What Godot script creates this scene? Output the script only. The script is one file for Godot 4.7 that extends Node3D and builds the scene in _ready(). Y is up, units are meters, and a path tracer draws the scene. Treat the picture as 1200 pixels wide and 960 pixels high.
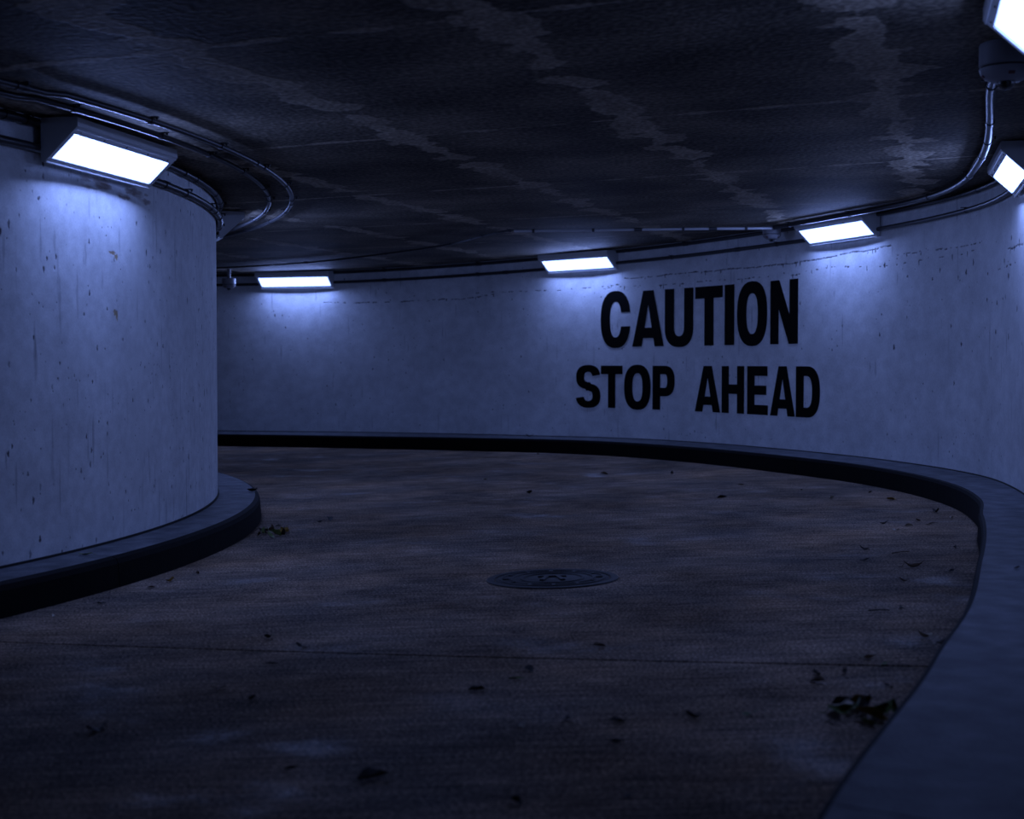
extends Node3D
# A curved car-park ramp: white drum wall inside, white curved wall outside, kerbs, lamps, conduits.
# Plan positions are polar about the drum's centre: angle in degrees, radius in metres.

const EYE := 1.065
const CX := -10.0
const CZ := 9.5
const R_DRUM := 7.84
const R_DRUM_LIP := 8.16
const KERB := 0.165
const ROOM_HEIGHT := 2.3
const A0 := -54.0
const A1 := 84.0
const LAMP_COLOR := Color(0.25, 0.375, 1.0)   # linear
const LAMP_ENERGY := 1.75

var wall_table := [[-57.2, 18.4], [-49.7, 16.39], [-40.3, 14.69], [-30.2, 13.31], [-24.3, 12.88], [-18.3, 12.74], [-9.3, 12.95], [1.7, 13.57], [7.1, 13.82], [14.2, 13.87], [22.2, 13.78], [29.2, 13.73], [34.7, 13.62], [40.1, 13.43], [47.1, 13.23], [53.7, 13.0], [62.6, 12.5], [72.0, 12.2], [90.0, 12.0]]
var lip_table := [[-64.9, 16.0], [-56.5, 14.5], [-44.8, 13.21], [-32.3, 12.55], [-25.0, 12.43], [-21.4, 12.44], [-14.1, 12.52], [-5.6, 12.81], [-1.3, 13.06], [3.5, 13.27], [8.6, 13.37], [13.4, 13.36], [18.5, 13.25], [25.5, 13.15], [32.2, 13.02], [35.8, 12.87], [41.1, 12.57], [47.3, 12.26], [53.8, 12.0], [59.8, 11.74], [70.0, 11.4], [90.0, 11.2]]
var eye_table := [[-65.0, 0.9], [-20.0, 0.9], [14.0, 0.9], [25.0, 0.905], [33.0, 0.92], [41.0, 0.95], [50.0, 0.98], [60.0, 1.0], [75.0, 1.0], [90.0, 1.0]]
var M := {}
var used := {}


class MB:
	var v := PackedVector3Array()
	var n := PackedVector3Array()
	var uv := PackedVector2Array()

	func tri(a: Vector3, b: Vector3, c: Vector3, na: Vector3, nb: Vector3, nc: Vector3, ua := Vector2.ZERO, ub := Vector2.ZERO, uc := Vector2.ZERO) -> void:
		if (b - a).cross(c - a).dot(na + nb + nc) > 0.0:
			v.append_array([a, c, b]); n.append_array([na, nc, nb]); uv.append_array([ua, uc, ub])
		else:
			v.append_array([a, b, c]); n.append_array([na, nb, nc]); uv.append_array([ua, ub, uc])

	func quad(p: Array, nn: Array, u := [Vector2.ZERO, Vector2.ZERO, Vector2.ZERO, Vector2.ZERO]) -> void:
		tri(p[0], p[1], p[2], nn[0], nn[1], nn[2], u[0], u[1], u[2])
		tri(p[0], p[2], p[3], nn[0], nn[2], nn[3], u[0], u[2], u[3])

	func flat(p: Array, outward: Vector3) -> void:
		for i in range(1, p.size() - 1):
			var m: Vector3 = (p[i] - p[0]).cross(p[i + 1] - p[0]).normalized()
			if m.dot(outward) < 0.0:
				m = -m
			tri(p[0], p[i], p[i + 1], m, m, m)

	# box with chamfered edges, centred, in the transform t
	func box(size: Vector3, t := Transform3D.IDENTITY, c := 0.004) -> void:
		var h := size / 2.0
		c = minf(c, minf(h.x, minf(h.y, h.z)) * 0.45)
		for ax in 3:
			var bx := (ax + 1) % 3
			var cx := (ax + 2) % 3
			for s in [-1.0, 1.0]:
				var pts := []
				for q in [[-1, -1], [1, -1], [1, 1], [-1, 1]]:
					var p := Vector3.ZERO
					p[ax] = s * h[ax]; p[bx] = q[0] * (h[bx] - c); p[cx] = q[1] * (h[cx] - c)
					pts.append(t * p)
				var o := Vector3.ZERO
				o[ax] = s
				flat(pts, t.basis * o)
			for s1 in [-1.0, 1.0]:
				for s2 in [-1.0, 1.0]:
					var pts := []
					for q in [[0, -1], [0, 1], [1, 1], [1, -1]]:
						var p := Vector3.ZERO
						p[ax] = q[1] * (h[ax] - c)
						p[bx] = s1 * (h[bx] - (c if q[0] == 1 else 0.0))
						p[cx] = s2 * (h[cx] - (0.0 if q[0] == 1 else c))
						pts.append(t * p)
					var o := Vector3.ZERO
					o[bx] = s1; o[cx] = s2
					flat(pts, t.basis * o)
		for sx in [-1.0, 1.0]:
			for sy in [-1.0, 1.0]:
				for sz in [-1.0, 1.0]:
					flat([t * Vector3(sx * h.x, sy * (h.y - c), sz * (h.z - c)), t * Vector3(sx * (h.x - c), sy * h.y, sz * (h.z - c)), t * Vector3(sx * (h.x - c), sy * (h.y - c), sz * h.z)], t.basis * Vector3(sx, sy, sz))

	# polygon in (z, y), extruded along x from x0 to x1
	func prism(poly: Array, x0: float, x1: float) -> void:
		var mid := Vector2.ZERO
		for q in poly:
			mid += q / poly.size()
		for i in poly.size():
			var a: Vector2 = poly[i]
			var b: Vector2 = poly[(i + 1) % poly.size()]
			var o := Vector3(0, (a.y + b.y) / 2 - mid.y, (a.x + b.x) / 2 - mid.x)
			flat([Vector3(x0, a.y, a.x), Vector3(x1, a.y, a.x), Vector3(x1, b.y, b.x), Vector3(x0, b.y, b.x)], o)
		for s in [[x0, -1.0], [x1, 1.0]]:
			var pts := []
			for q in poly:
				pts.append(Vector3(s[0], q.y, q.x))
			flat(pts, Vector3(s[1], 0, 0))

	func tube(path: Array, r: float, sides := 10) -> void:
		var rings := []
		var norms := []
		for i in path.size():
			var d: Vector3 = (path[mini(i + 1, path.size() - 1)] - path[maxi(i - 1, 0)]).normalized()
			var a := d.cross(Vector3.UP if absf(d.y) < 0.95 else Vector3.RIGHT).normalized()
			var b := a.cross(d)
			var ring := []
			var nr := []
			for k in sides + 1:
				var w := TAU * k / sides
				nr.append(a * cos(w) + b * sin(w))
				ring.append(path[i] + r * nr[k])
			rings.append(ring)
			norms.append(nr)
		for i in path.size() - 1:
			for k in sides:
				quad([rings[i][k], rings[i + 1][k], rings[i + 1][k + 1], rings[i][k + 1]], [norms[i][k], norms[i + 1][k], norms[i + 1][k + 1], norms[i][k + 1]])
		var e: Vector3 = (path[0] - path[1]).normalized()
		flat(rings[0].slice(0, sides), e)
		e = (path[-1] - path[-2]).normalized()
		flat(rings[-1].slice(0, sides), e)

	# profile of (radius, y), turned about y; sharp where the profile turns by more than 30 degrees
	func lathe(prof: Array, t := Transform3D.IDENTITY, seg := 32) -> void:
		for i in prof.size() - 1:
			var a: Vector2 = prof[i]
			var b: Vector2 = prof[i + 1]
			var e := (b - a).normalized()
			var na := Vector2(e.y, -e.x)
			var nb := na
			if i > 0:
				var f: Vector2 = (a - prof[i - 1]).normalized()
				if f.dot(e) > 0.86:
					na = (na + Vector2(f.y, -f.x)).normalized()
			if i < prof.size() - 2:
				var g: Vector2 = (prof[i + 2] - b).normalized()
				if g.dot(e) > 0.86:
					nb = (nb + Vector2(g.y, -g.x)).normalized()
			for k in seg:
				var w0 := TAU * k / seg
				var w1 := TAU * (k + 1) / seg
				var d0 := Vector3(cos(w0), 0, sin(w0))
				var d1 := Vector3(cos(w1), 0, sin(w1))
				var up := Vector3.UP
				quad([t * (d0 * a.x + up * a.y), t * (d1 * a.x + up * a.y), t * (d1 * b.x + up * b.y), t * (d0 * b.x + up * b.y)],
					[t.basis * (d0 * na.x + up * na.y), t.basis * (d1 * na.x + up * na.y), t.basis * (d1 * nb.x + up * nb.y), t.basis * (d0 * nb.x + up * nb.y)])

	func mesh() -> ArrayMesh:
		var arr := []
		arr.resize(Mesh.ARRAY_MAX)
		arr[Mesh.ARRAY_VERTEX] = v
		arr[Mesh.ARRAY_NORMAL] = n
		arr[Mesh.ARRAY_TEX_UV] = uv
		var m := ArrayMesh.new()
		m.add_surface_from_arrays(Mesh.PRIMITIVE_TRIANGLES, arr)
		return m


# ---------------------------------------------------------------- places
func curve(tab: Array, x: float) -> float:
	var i := 0
	while i < tab.size() - 2 and x > tab[i + 1][0]:
		i += 1
	var p: Array = tab[maxi(i - 1, 0)]
	var a: Array = tab[i]
	var b: Array = tab[i + 1]
	var q: Array = tab[mini(i + 2, tab.size() - 1)]
	var h: float = b[0] - a[0]
	var t: float = clampf((x - a[0]) / h, 0.0, 1.0)
	var m0: float = (b[1] - p[1]) / (b[0] - p[0])
	var m1: float = (q[1] - a[1]) / (q[0] - a[0])
	return (2 * t * t * t - 3 * t * t + 1) * a[1] + (t * t * t - 2 * t * t + t) * h * m0 + (-2 * t * t * t + 3 * t * t) * b[1] + (t * t * t - t * t) * h * m1

func r_wall(a: float) -> float: return curve(wall_table, a)
func r_lip(a: float) -> float: return curve(lip_table, a)
func y_outer(a: float) -> float: return EYE - curve(eye_table, a)   # top of the outer ledge
func y_inner() -> float: return EYE - 1.03                           # top of the drum's ledge

func at(a: float, r: float, y: float) -> Vector3:
	var w := deg_to_rad(a)
	return Vector3(CX + r * cos(w), y, -(CZ + r * sin(w)))

func polar(x: float, z: float) -> Vector2:
	return Vector2(rad_to_deg(atan2(z - CZ, x - CX)), Vector2(x - CX, z - CZ).length())

func across(a: float, r: float) -> float:
	return clampf((r - R_DRUM_LIP) / (r_lip(a) - R_DRUM_LIP), 0.0, 1.0)

func road_y(a: float, r: float) -> float:
	return lerpf(y_inner() - KERB, y_outer(a) - KERB, across(a, r))

func ceil_y(a: float, r: float) -> float:
	var t := clampf((r - R_DRUM) / (r_wall(a) - R_DRUM), 0.0, 1.0)
	return lerpf(y_inner(), y_outer(a), t) + ROOM_HEIGHT

func on_road(x: float, z: float, up := 0.0) -> Vector3:
	var q := polar(x, z)
	return Vector3(x, road_y(q.x, q.y) + up, -z)

func on_ceiling(x: float, z: float, down := 0.0) -> Vector3:
	var q := polar(x, z)
	return Vector3(x, ceil_y(q.x, q.y) - down, -z)


# ---------------------------------------------------------------- naming
func numbered(called: String) -> String:
	var k: int = used.get(called, -1) + 1
	used[called] = k
	return called if k == 0 else "%s_%03d" % [called, k]

func tag(o: Node, label: String, category: String, group := "") -> Node:
	o.set_meta("label", label)
	o.set_meta("category", category)
	if group:
		o.set_meta("group", group)
	return o

func thing(called: String, label: String, category: String, where := Transform3D.IDENTITY, group := "") -> Node3D:
	var o := Node3D.new()
	o.name = numbered(called)
	add_child(o)
	o.transform = where
	tag(o, label, category, group)
	return o

func obj(called: String, mesh: Mesh, material: Material, parent: Node = null) -> MeshInstance3D:
	var o := MeshInstance3D.new()
	o.name = numbered(called) if parent == null else called
	o.mesh = mesh
	o.material_override = material
	o.cast_shadow = GeometryInstance3D.SHADOW_CASTING_SETTING_ON
	(self if parent == null else parent).add_child(o, true)
	return o

func structure(o: Node, label := "") -> Node:
	o.set_meta("kind", "structure")
	if label:
		o.set_meta("label", label)
	return o


# ---------------------------------------------------------------- materials
func noise_bytes(seed_: int, freq: float, w: int, h: int, oct := 4) -> PackedByteArray:
	var f := FastNoiseLite.new()
	f.seed = seed_
	f.noise_type = FastNoiseLite.TYPE_SIMPLEX_SMOOTH
	f.frequency = freq
	f.fractal_octaves = oct
	var im := f.get_seamless_image(w, h)
	im.convert(Image.FORMAT_L8)
	return im.get_data()

func tex(im: Image) -> ImageTexture:
	im.generate_mipmaps()
	return ImageTexture.create_from_image(im)

func plain(c: Color, rough := 0.6, metal := 0.0) -> StandardMaterial3D:
	var m := StandardMaterial3D.new()
	m.albedo_color = c
	m.roughness = rough
	m.metallic = metal
	return m

# seamless L8 picture of two noises, for relief and gloss
func grain(seed_: int, fine: float, coarse: float, share: float, size := 512, lo := 0.0, hi := 1.0) -> ImageTexture:
	var a := noise_bytes(seed_, fine, size, size, 4)
	var b := noise_bytes(seed_ + 9, coarse, size, size, 3)
	var out := PackedByteArray()
	out.resize(size * size)
	for i in size * size:
		out[i] = clampi(int(lerpf(lo * 255.0, hi * 255.0, (a[i] * (1.0 - share) + b[i] * share) / 255.0)), 0, 255)
	return tex(Image.create_from_data(size, size, false, Image.FORMAT_L8, out))

# mostly matt, with a few worn patches that shine
func worn_gloss() -> ImageTexture:
	var s := 512
	var a := noise_bytes(35, 0.011, s, s, 4)
	var b := noise_bytes(36, 0.3, s, s, 2)
	var out := PackedByteArray()
	out.resize(s * s)
	for i in s * s:
		var k := smoothstep(0.6, 0.95, a[i] / 255.0 + (b[i] - 128) * 0.0009)
		out[i] = clampi(int(255.0 * lerpf(0.95, 0.48, k)), 0, 255)
	return tex(Image.create_from_data(s, s, false, Image.FORMAT_L8, out))

func road_picture() -> Image:
	var s := 1024
	var big := noise_bytes(11, 0.004, s, s, 5)
	var mid := noise_bytes(12, 0.02, s, s, 4)
	var fine := noise_bytes(13, 0.34, s, s, 3)
	var streak := noise_bytes(14, 0.03, s, s, 3)
	var out := PackedByteArray()
	out.resize(s * s * 3)
	for y in s:
		for x in s:
			var i := y * s + x
			# broom marks run across the lane: the noise is read stretched along u
			var st := streak[((y * 7) % s) * s + (x / 3)] - 128
			var v := 0.395 + (big[i] - 128) * 0.0009 + (mid[i] - 128) * 0.0005 + (fine[i] - 128) * 0.0030 + st * 0.0012
			var warm := (big[(i + 517 * s + 211) % (s * s)] - 128) * 0.0002
			out[i * 3] = clampi(int(255 * (v * 1.14 + warm)), 0, 255)
			out[i * 3 + 1] = clampi(int(255 * v * 0.98), 0, 255)
			out[i * 3 + 2] = clampi(int(255 * (v * 0.84 - warm)), 0, 255)
	return Image.create_from_data(s, s, false, Image.FORMAT_RGB8, out)

# board-marked slab: pale patched bands along the joints of the formwork sheets, 1.35 m by 2.42 m
const SHEET := Vector2(1.35, 2.42)
func ceiling_picture() -> Image:
	var w := 1024
	var h := 2048
	var big := noise_bytes(21, 0.006, w, h, 5)
	var wob := noise_bytes(22, 0.022, w, h, 5)
	var boards := noise_bytes(25, 0.05, w, h, 3)
	var fine := noise_bytes(23, 0.2, w, h, 3)
	var wide := noise_bytes(24, 0.009, w, h, 2)
	var mu := SHEET.x * 6 / w
	var mv := SHEET.y * 7 / h
	var out := PackedByteArray()
	out.resize(w * h * 3)
	for y in h:
		var dv := absf(fposmod(y * mv + SHEET.y / 2, SHEET.y) - SHEET.y / 2)
		for x in w:
			var i := y * w + x
			var wb := (wob[i] - 128) * 0.0012
			var bd := boards[((y * 6) % h) * w + x / 4] - 128
			var du := absf(fposmod(x * mu + SHEET.x / 2, SHEET.x) - SHEET.x / 2) + wb
			var pale := clampf((0.045 + (wide[i] - 90) * 0.001 - du) / 0.02, 0.0, 1.0)
			pale = maxf(pale, 0.8 * clampf((0.03 + wb * 0.3 - dv) / 0.012, 0.0, 1.0))
			var v := 0.375 + (big[i] - 128) * 0.0012 + (fine[i] - 128) * 0.0014 + bd * 0.0006
			v = lerpf(v, 0.61 + (wob[i] - 128) * 0.0009 + (fine[i] - 128) * 0.0016, pale)
			out[i * 3] = clampi(int(255 * v * 1.08), 0, 255)
			out[i * 3 + 1] = clampi(int(255 * v), 0, 255)
			out[i * 3 + 2] = clampi(int(255 * v * 0.88), 0, 255)
	return Image.create_from_data(w, h, false, Image.FORMAT_RGB8, out)

func stain(im: Image, x: float, y: float, rx: float, ry: float, c: Color, strength: float, rng: RandomNumberGenerator) -> void:
	var w := im.get_width()
	var h := im.get_height()
	var ph := rng.randf() * TAU
	for j in range(int(y - ry * 1.4), int(y + ry * 1.4) + 1):
		if j < 0 or j >= h:
			continue
		for i in range(int(x - rx * 1.4), int(x + rx * 1.4) + 1):
			var d := Vector2((i - x) / maxf(rx, 0.6), (j - y) / maxf(ry, 0.6))
			var edge := 0.95 + 0.14 * sin(3.0 * d.angle() + ph) + 0.1 * sin(5.0 * d.angle() + ph * 2)
			var k := clampf((edge - d.length()) * 2.5, 0.0, 1.0) * strength
			if k > 0.0:
				var u := posmod(i, w)
				im.set_pixel(u, j, im.get_pixel(u, j).lerp(c, k))

# painted concrete wall with pits, drips and broken cracks; metres gives the length the picture covers
func wall_picture(seed_: int, w: int, h: int, metres: float, pits: int, drips: int, cracks: Array) -> Image:
	var rng := RandomNumberGenerator.new()
	rng.seed = seed_
	var big := noise_bytes(seed_, 0.008, w, h, 4)
	var mid := noise_bytes(seed_ + 1, 0.04, w, h, 4)
	var fine := noise_bytes(seed_ + 2, 0.25, w, h, 2)
	var out := PackedByteArray()
	out.resize(w * h * 3)
	for i in w * h:
		var v := 0.93 + (big[i] - 128) * 0.0004 + (mid[i] - 128) * 0.0004 + (fine[i] - 128) * 0.0003
		out[i * 3] = clampi(int(255 * v * 0.99), 0, 255)
		out[i * 3 + 1] = clampi(int(255 * v), 0, 255)
		out[i * 3 + 2] = clampi(int(255 * v * 1.01), 0, 255)
	var im := Image.create_from_data(w, h, false, Image.FORMAT_RGB8, out)
	var ppm := w / metres
	var dirt := Color(0.16, 0.16, 0.19)
	for k in drips:
		var x := rng.randf() * w
		var y := rng.randf() * h
		stain(im, x, y, ppm * rng.randf_range(0.006, 0.016), ppm * rng.randf_range(0.05, 0.22), dirt, rng.randf_range(0.04, 0.2), rng)
	for k in pits:
		var x := rng.randf() * w
		var y := rng.randf() * h
		var r := ppm * (0.0035 + 0.008 * pow(rng.randf(), 3.0))
		stain(im, x, y, r, r * rng.randf_range(0.8, 2.6), dirt, rng.randf_range(0.25, 0.85), rng)
	for c in cracks:   # [x0 m, x1 m, height m, weight]
		var x: float = c[0] * ppm
		var y: float = h - c[2] * h / ROOM_HEIGHT
		while x < c[1] * ppm:
			y += rng.randf_range(-0.55, 0.55)
			if rng.randf() < c[3]:
				stain(im, x, y, ppm * rng.randf_range(0.012, 0.04), ppm * rng.randf_range(0.003, 0.011), dirt, rng.randf_range(0.45, 0.95), rng)
			if rng.randf() < 0.03:
				stain(im, x, y + 2, ppm * 0.008, ppm * rng.randf_range(0.02, 0.045), dirt, 0.8, rng)
			x += ppm * 0.022
	return im

func materials() -> void:
	var rough_grain := grain(31, 0.42, 0.05, 0.25, 1024)
	var wall_cracks := []
	var rng := RandomNumberGenerator.new()
	rng.seed = 5
	# outer wall picture starts at angle -10 and runs 17.4 m; one metre is 4.31 degrees
	for c in [[1.0, 2.4, 1.86, 0.5], [2.6, 3.2, 1.72, 0.7], [2.9, 3.5, 1.62, 0.4], [3.9, 5.6, 1.86, 0.35], [5.6, 8.6, 1.97, 0.85], [8.6, 10.2, 1.93, 0.55], [10.2, 12.6, 1.87, 0.25], [12.3, 15.2, 1.86, 0.45], [4.0, 7.4, 1.80, 0.15], [7.0, 10.6, 1.80, 0.2]]:
		wall_cracks.append(c)
	var im := wall_picture(41, 2048, 320, 17.4, 600, 150, wall_cracks)
	for k in 26:   # cluster of pits right of the lettering
		stain(im, 118 * rng.randf_range(1.9, 5.8), 320 - 139 * rng.randf_range(1.0, 1.85), rng.randf_range(1.0, 2.2), rng.randf_range(1.2, 4.5), Color(0.13, 0.13, 0.16), 0.85, rng)
	var outer := plain(Color.WHITE, 0.62)
	outer.albedo_texture = tex(im)
	outer.heightmap_enabled = true
	outer.heightmap_texture = outer.albedo_texture
	outer.heightmap_scale = 0.5
	M.wall_outer = outer
	var im2 := wall_picture(57, 2048, 576, 8.0, 1000, 200, [])
	# flaked paint and rust under the lamp
	for q in [[4.05, 1.66, 0.05, 0.012, Color(0.62, 0.5, 0.36)], [4.1, 1.64, 0.025, 0.02, Color(0.66, 0.55, 0.38)], [4.08, 1.32, 0.03, 0.02, Color(0.66, 0.56, 0.4)], [4.1, 1.30, 0.018, 0.03, Color(0.66, 0.56, 0.4)]]:
		stain(im2, q[0] * 256, 576 - q[1] * 250.4, q[2] * 256, q[3] * 256, q[4], 0.8, rng)
	for k in 26:
		stain(im2, 256 * rng.randf_range(3.7, 4.55), 576 - 250.4 * rng.randf_range(1.99, 2.06), rng.randf_range(8, 30), rng.randf_range(2, 6), Color(0.36, 0.27, 0.23), rng.randf_range(0.15, 0.5), rng)
	for k in 14:   # dark holes near the drum's far edge
		stain(im2, 256 * rng.randf_range(5.2, 7.3), 576 - 250.4 * rng.randf_range(0.3, 1.6), rng.randf_range(1.2, 2.6), rng.randf_range(4, 9), Color(0.1, 0.1, 0.13), 0.8, rng)
	var inner := plain(Color.WHITE, 0.62)
	inner.albedo_texture = tex(im2)
	inner.heightmap_enabled = true
	inner.heightmap_texture = inner.albedo_texture
	inner.heightmap_scale = 0.4
	M.wall_inner = inner
	var road := plain(Color.WHITE, 1.0)
	road.metallic_specular = 0.3
	road.albedo_texture = tex(road_picture())
	road.heightmap_enabled = true
	road.heightmap_texture = rough_grain
	road.heightmap_scale = 0.8
	road.uv1_scale = Vector3(0.2, 0.2, 1)
	road.roughness_texture = worn_gloss()
	road.roughness_texture_channel = BaseMaterial3D.TEXTURE_CHANNEL_GRAYSCALE
	M.road = road
	var ceiling := plain(Color.WHITE, 0.75)
	ceiling.metallic_specular = 0.3
	ceiling.albedo_texture = tex(ceiling_picture())
	ceiling.heightmap_enabled = true
	ceiling.heightmap_texture = ceiling.albedo_texture
	ceiling.heightmap_scale = 0.8
	M.ceiling = ceiling
	var ledge := plain(Color(0.5, 0.51, 0.53), 0.6)
	var lt := grain(37, 0.12, 0.015, 0.5)
	ledge.metallic_specular = 0.3
	ledge.albedo_texture = tone(38, Color(0.45, 0.46, 0.48), Color(1, 1, 1))
	ledge.uv1_triplanar = true
	ledge.uv1_world_triplanar = true
	ledge.uv1_scale = Vector3(0.8, 0.8, 0.8)
	ledge.heightmap_enabled = true
	ledge.heightmap_texture = lt
	ledge.heightmap_scale = 0.35
	M.ledge = ledge
	var black := plain(Color(0.06, 0.06, 0.066), 0.75)
	black.metallic_specular = 0.25
	black.uv1_triplanar = true
	black.uv1_world_triplanar = true
	black.albedo_texture = tone(39, Color(0.55, 0.55, 0.6), Color(1, 1, 1))
	black.heightmap_enabled = true
	black.heightmap_texture = lt
	black.heightmap_scale = 0.3
	M.black = black
	M.letter = plain(Color(0.03, 0.03, 0.035), 0.85)
	M.letter.metallic_specular = 0.2
	M.housing = plain(Color(0.78, 0.79, 0.8), 0.5)
	M.trim = plain(Color(0.84, 0.85, 0.86), 0.4)
	M.dark = plain(Color(0.06, 0.06, 0.065), 0.7)
	M.screw = plain(Color(0.15, 0.15, 0.16), 0.4, 0.8)
	M.conduit = plain(Color(0.28, 0.28, 0.29), 0.36, 0.5)
	M.conduit_pale = plain(Color(0.72, 0.72, 0.73), 0.4, 0.2)
	M.clamp = plain(Color(0.30, 0.30, 0.31), 0.45, 0.8)
	M.iron = plain(Color(0.13, 0.12, 0.115), 0.6, 0.2)
	M.plastic = plain(Color(0.55, 0.55, 0.57), 0.45)
	M.red = plain(Color(0.35, 0.12, 0.12), 0.4)
	M.seal = plain(Color(0.05, 0.05, 0.05), 0.9)
	M.joint = plain(Color(0.12, 0.115, 0.11), 0.95)
	var glass := plain(Color(0.12, 0.12, 0.14, 0.4), 0.03)
	glass.transparency = BaseMaterial3D.TRANSPARENCY_ALPHA
	M.glass = glass
	var glow := plain(Color(0.9, 0.92, 0.95), 0.5)
	glow.emission_enabled = true
	glow.emission = LAMP_COLOR.linear_to_srgb()
	glow.emission_energy_multiplier = 4.0
	M.glow = glow

func tone(seed_: int, lo: Color, hi: Color) -> ImageTexture:
	var s := 512
	var a := noise_bytes(seed_, 0.012, s, s, 5)
	var b := noise_bytes(seed_ + 3, 0.2, s, s, 3)
	var out := PackedByteArray()
	out.resize(s * s * 3)
	for i in s * s:
		var c := lo.lerp(hi, clampf((a[i] * 0.65 + b[i] * 0.35) / 255.0, 0.0, 1.0))
		out[i * 3] = c.r8
		out[i * 3 + 1] = c.g8
		out[i * 3 + 2] = c.b8
	return tex(Image.create_from_data(s, s, false, Image.FORMAT_RGB8, out))


# ---------------------------------------------------------------- sweeps and lofts
# A profile of (radius, y), counter-clockwise, drawn along the angles a to b; uv gives the picture's place for (angle, y).
func sweep(prof: Callable, a: float, b: float, step: float, edges: Array, uv = null, caps := true) -> MB:
	var mb := MB.new()
	var count := maxi(2, int(ceil((b - a) / step)))
	var rows := []
	for i in count + 1:
		rows.append(prof.call(lerpf(a, b, float(i) / count)))
	var size: int = rows[0].size()
	for k in edges:
		var k2: int = (k + 1) % size
		var ps := []
		var ns := []
		var us := []
		for i in count + 1:
			var ang := lerpf(a, b, float(i) / count)
			var p0: Vector2 = rows[i][k]
			var p1: Vector2 = rows[i][k2]
			var i0 := maxi(i - 1, 0)
			var i1 := mini(i + 1, count)
			var t := (at(lerpf(a, b, float(i1) / count), rows[i1][k].x, 0) - at(lerpf(a, b, float(i0) / count), rows[i0][k].x, 0)).normalized()
			var e := (p1 - p0).normalized()
			var rad := Vector3(cos(deg_to_rad(ang)), 0, -sin(deg_to_rad(ang)))
			var nn := rad * e.y - Vector3.UP * e.x
			nn = (nn - t * nn.dot(t)).normalized()
			ps.append([at(ang, p0.x, p0.y), at(ang, p1.x, p1.y)])
			ns.append(nn)
			us.append([uv.call(ang, p0.y), uv.call(ang, p1.y)] if uv != null else [Vector2.ZERO, Vector2.ZERO])
		for i in count:
			mb.quad([ps[i][0], ps[i + 1][0], ps[i + 1][1], ps[i][1]], [ns[i], ns[i + 1], ns[i + 1], ns[i]], [us[i][0], us[i + 1][0], us[i + 1][1], us[i][1]])
	if caps:
		for c in [[0, a, 1.0], [count, b, -1.0]]:
			var pts := []
			for p in rows[c[0]]:
				pts.append(at(c[1], p.x, p.y))
			var w := deg_to_rad(c[1])
			mb.flat(pts, Vector3(sin(w), 0, cos(w)) * c[2])
	return mb

# A sheet between two radii whose ends may lean: fa(t), fb(t) give the end angles at t across; side +1 faces up.
func sheet(fa: Callable, fb: Callable, r0: Callable, r1: Callable, height: Callable, along: int, wide: int, side: float, skirt: float) -> MB:
	var mb := MB.new()
	var g := []
	for i in along + 1:
		var row := []
		for j in wide + 1:
			var t := float(j) / wide
			var ang := lerpf(fa.call(t), fb.call(t), float(i) / along)
			var r := lerpf(r0.call(ang), r1.call(ang), t)
			row.append(at(ang, r, height.call(ang, r)))
		g.append(row)
	var ns := []
	for i in along + 1:
		var row := []
		for j in wide + 1:
			var du: Vector3 = g[mini(i + 1, along)][j] - g[maxi(i - 1, 0)][j]
			var dv: Vector3 = g[i][mini(j + 1, wide)] - g[i][maxi(j - 1, 0)]
			var m := du.cross(dv).normalized()
			row.append(m if m.y * side > 0 else -m)
		ns.append(row)
	var uv := func(p: Vector3) -> Vector2:
		if side > 0:
			return Vector2(p.x, -p.z)
		var x := p.x
		var z := -p.z
		return Vector2(((x - 0.33 * z) / 1.053 + 1.82) / (SHEET.x * 6), ((0.33 * x + z) / 1.053 - 5.2) / (SHEET.y * 7))
	for i in along:
		for j in wide:
			var p := [g[i][j], g[i + 1][j], g[i + 1][j + 1], g[i][j + 1]]
			mb.quad(p, [ns[i][j], ns[i + 1][j], ns[i + 1][j + 1], ns[i][j + 1]], [uv.call(p[0]), uv.call(p[1]), uv.call(p[2]), uv.call(p[3])])
	var drop := Vector3(0, -skirt * side, 0)
	for e in [0, along]:
		for j in wide:
			var p0: Vector3 = g[e][j]
			var p1: Vector3 = g[e][j + 1]
			var o: Vector3 = g[e][j] - g[1 if e == 0 else along - 1][j]
			o.y = 0
			o = o.normalized()
			mb.quad([p0, p1, p1 + drop, p0 + drop], [o, o, o, o], [uv.call(p0), uv.call(p1), uv.call(p1), uv.call(p0)])
	return mb


func _ready() -> void:
	# ------------------------------------------------ camera, air, exposure
	var cam := Camera3D.new()
	cam.name = "camera"
	cam.position = Vector3(0, EYE, 0)
	cam.rotation = Vector3(-55.0 / 1650.0, 0, 0)
	cam.near = 0.05
	cam.far = 100.0
	var lens := CameraAttributesPhysical.new()
	lens.frustum_focal_length = 41.25
	lens.frustum_focus_distance = 10.0
	lens.frustum_near = 0.05
	lens.frustum_far = 100.0
	lens.exposure_aperture = 2.2
	cam.attributes = lens
	cam.fov = rad_to_deg(2.0 * atan(480.0 / 1650.0))
	add_child(cam)
	cam.current = true
	var env := Environment.new()
	env.background_mode = Environment.BG_COLOR
	env.background_color = Color(0, 0, 0)
	env.tonemap_mode = Environment.TONE_MAPPER_LINEAR
	env.tonemap_exposure = 1.0
	env.sdfgi_enabled = true
	env.ssao_enabled = true
	env.ssil_enabled = true
	var we := WorldEnvironment.new()
	we.name = "surroundings"
	we.environment = env
	add_child(we)

	materials()
	build_shell()
	build_lettering()
	build_lamps()
	build_conduits()
	build_cameras()
	build_manhole()
	build_leaves()


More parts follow.
